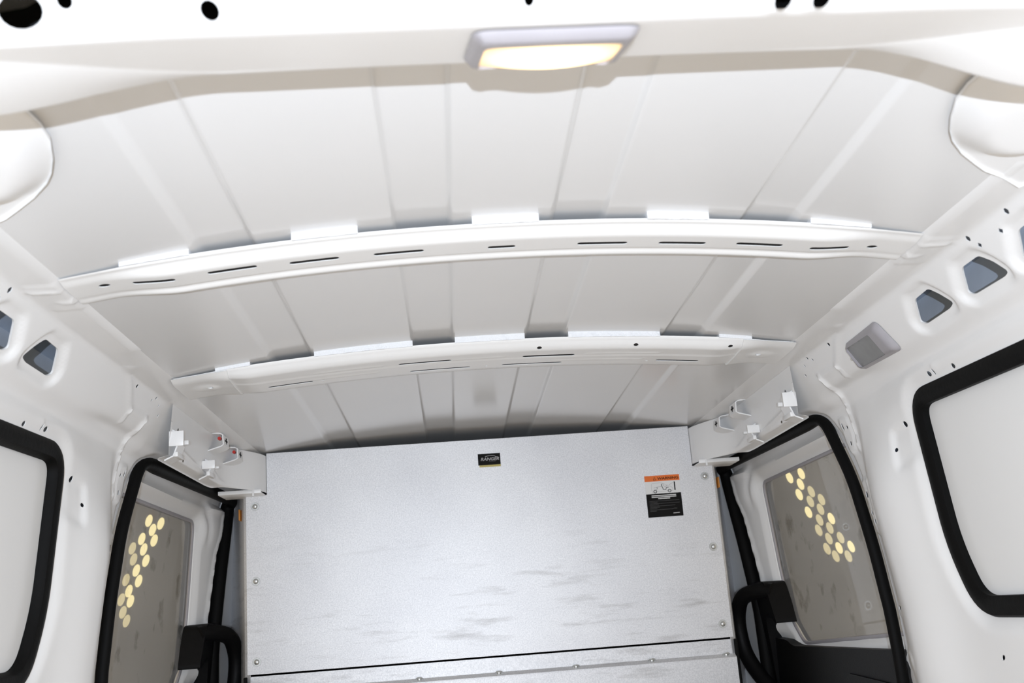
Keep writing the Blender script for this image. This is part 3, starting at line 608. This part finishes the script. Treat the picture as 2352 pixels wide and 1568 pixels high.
for u in (.27, .68):
    cpt = [(u + .042 * math.cos(t), .615 + .034 * math.sin(t)) for t in [2 * math.pi * i / 16 for i in range(17)]]; line('van_wheel', cpt, .0016)
for k, (u0, u1) in enumerate(((.15, .85), (.15, .85), (.33, .67))): line('printed_line', [(u0, .515 - .038 * k), (u1, .515 - .038 * k)], .0022, 'white_ink')
for k, (u0, u1) in enumerate(((.07, .93), (.07, .30), (.07, .93), (.07, .33), (.07, .80), (.07, .35), (.07, .28), (.07, .70), (.07, .25))): line('printed_line', [(u0, .385 - .030 * k), (u1, .385 - .030 * k)], .0010, 'faint_ink')
line('maker_mark', [(.72, .075), (.90, .08)], .0026, 'grey_ink'); line('maker_swoosh', [(.68, .17), (.76, .19), (.84, .185)], .0014, 'faint_ink')

# ------------------------------------------------------------------ side header covers with brackets above the sliding doors
def cover(sg, side):
    root = thing('side_header_cover', 'white steel cover with bent brackets above the %s sliding door' % side, 'cover')
    def base(y, v):                                   # v 0 top .. 1 bottom
        x = .648 + .020 * v; z = .476 - .100 * v; e = ss(2.66, 2.87, y)
        x = x + (.5862 - x) * e; return x, z
    def fn(P, off=0.):
        P = np.asarray(P, float); y, v = P[:, 0], P[:, 1]; x, z = base(y, v)
        d = .004 * np.exp(-(pdist(P, [(2.55, .75), (2.66, .90)], False) / .03) ** 2) + .004 * np.exp(-(pdist(P, [(2.22, .72), (2.50, .95)], False) / .035) ** 2) + off
        fl_ = ss(.97, 1.03, v) * .022 * (1 - ss(2.6, 2.8, y))
        return np.stack([sg * (x + fl_ - d), y, ZC + z], 1)
    vs, fs = sheet(rnd([(2.14, 0), (YB + .004, 0), (YB + .004, 1.0), (2.70, 1.0), (2.66, 1.06), (2.19, 1.06), (2.17, .75)], .01), [circ((2.215, .42), .006, .05, 8), circ((2.30, .93), .006, .03, 8)], fn, .02, fine=((2.15, 2.86, .0, 1.05, .022),), lsp=.008); add('cover_panel', vs, fs, 'paint', root, 50)
    def at(px, py, x): p = atx(px, py, x); return np.array([abs(p[0]), p[1], p[2]])
    # two bent hat brackets (positions read on the right-hand side)
    for i, (yy, dz_) in enumerate(((2.520, 0.), (2.690, -.006))):
        x_ = .664; xf = .622; zc = 1.311 + dz_
        prof = [(x_ - .004, zc + .034), (x_ - .006, zc + .017), (xf + .006, zc + .014), (xf, zc + .011), (xf - .002, zc - .013), (xf + .004, zc - .017), (x_ - .002, zc - .027), (x_ + .002, zc - .042)]
        m = MB(); m.ribbon([(sg * a_, yy, b_) for a_, b_ in prof], (0, .060, 0), .0025); br = m.build('hat_bracket', 'paint', root, 25)
        m = MB(); m.box((sg * xf - .003, yy - .012, zc - .003), (sg * xf + .003, yy + .012, zc + .001)); m.box((sg * xf - .003, yy - .003, zc - .008), (sg * xf + .003, yy + .004, zc + .006)); m.build('bracket_slot', 'cavity', br, 0)
        if sg < 0: m = MB(); m.cyl((sg * (xf + .012), yy, zc + .006), (0, -1, 0), .0042, .010, 10); m.build('red_clip', 'red', br, label='small red clip inside the bracket')
    # pressed clips along the lower edge
    for (yy, v0, hgt) in ((2.20, .98, .045), (2.49, .98, .028)):
        x_, z_ = base(np.array([yy]), np.array([v0])); x_ = float(x_[0]); z_ = ZC + float(z_[0])
        m = MB(); m.ribbon([(sg * (x_ + .006), yy, z_ - .012), (sg * (x_ - .012), yy, z_ - .004), (sg * (x_ - .022), yy, z_ + hgt * .5), (sg * (x_ - .020), yy, z_ + hgt), (sg * (x_ - .008), yy, z_ + hgt + .006)], (0, .050 if hgt > .03 else .032, 0), .003)
        m.box((sg * (x_ - .028) - .004, yy + .012, z_ + hgt * .55), (sg * (x_ - .028) + .006, yy + .022, z_ + hgt * .75), .001); m.box((sg * (x_ - .018) - .004, yy - .028, z_ - .006), (sg * (x_ - .018) + .004, yy + .024, z_ + .004), .001); m.box((x_ - .034, yy - .03, z_ + hgt * .35), (x_ - .004, yy - .026, z_ + hgt * 1.05), .001) if sg > 0 else m.box((-x_ + .004, yy - .03, z_ + hgt * .35), (-x_ + .034, yy - .026, z_ + hgt * 1.05), .001)
        m.build('edge_clip', 'paint', root, 25)
    # folded tab where the cover meets the partition
    m = MB(); zt_ = ZC + .368; m.box((.588, 2.80, zt_), (.700, 2.90, zt_ + .003), .001); m.box((.588, 2.798, zt_), (.700, 2.801, zt_ + .010), .001); m.box((.606, 2.795, zt_ - .008), (.611, 2.802, zt_ + .008), .001)
    m.v = [(sg * x, y, z) for x, y, z in m.v]; m.build('folded_tab', 'paint', root, 25)
cover(1, 'right'); cover(-1, 'left')

# ------------------------------------------------------------------ outside the door windows: made-up boards, glowing discs for the warm spots in the glass
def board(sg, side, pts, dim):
    root = thing('spot_board', 'added grey board with glowing discs seen through the %s door window' % side, 'added board')
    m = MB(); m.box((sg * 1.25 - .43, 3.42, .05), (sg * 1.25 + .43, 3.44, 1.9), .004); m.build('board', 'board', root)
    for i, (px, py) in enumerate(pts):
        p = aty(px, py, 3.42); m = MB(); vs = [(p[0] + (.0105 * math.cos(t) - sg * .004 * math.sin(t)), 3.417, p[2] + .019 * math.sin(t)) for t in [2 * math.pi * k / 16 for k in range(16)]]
        n = 16; vs2 = [(x, 3.4205, z) for x, y, z in vs]; add('glow_disc', vs + vs2, [tuple(range(16))] + [(k, (k + 1) % 16, 16 + (k + 1) % 16, 16 + k) for k in range(16)], 'spot_dim' if i in dim else 'spot', root, 0)
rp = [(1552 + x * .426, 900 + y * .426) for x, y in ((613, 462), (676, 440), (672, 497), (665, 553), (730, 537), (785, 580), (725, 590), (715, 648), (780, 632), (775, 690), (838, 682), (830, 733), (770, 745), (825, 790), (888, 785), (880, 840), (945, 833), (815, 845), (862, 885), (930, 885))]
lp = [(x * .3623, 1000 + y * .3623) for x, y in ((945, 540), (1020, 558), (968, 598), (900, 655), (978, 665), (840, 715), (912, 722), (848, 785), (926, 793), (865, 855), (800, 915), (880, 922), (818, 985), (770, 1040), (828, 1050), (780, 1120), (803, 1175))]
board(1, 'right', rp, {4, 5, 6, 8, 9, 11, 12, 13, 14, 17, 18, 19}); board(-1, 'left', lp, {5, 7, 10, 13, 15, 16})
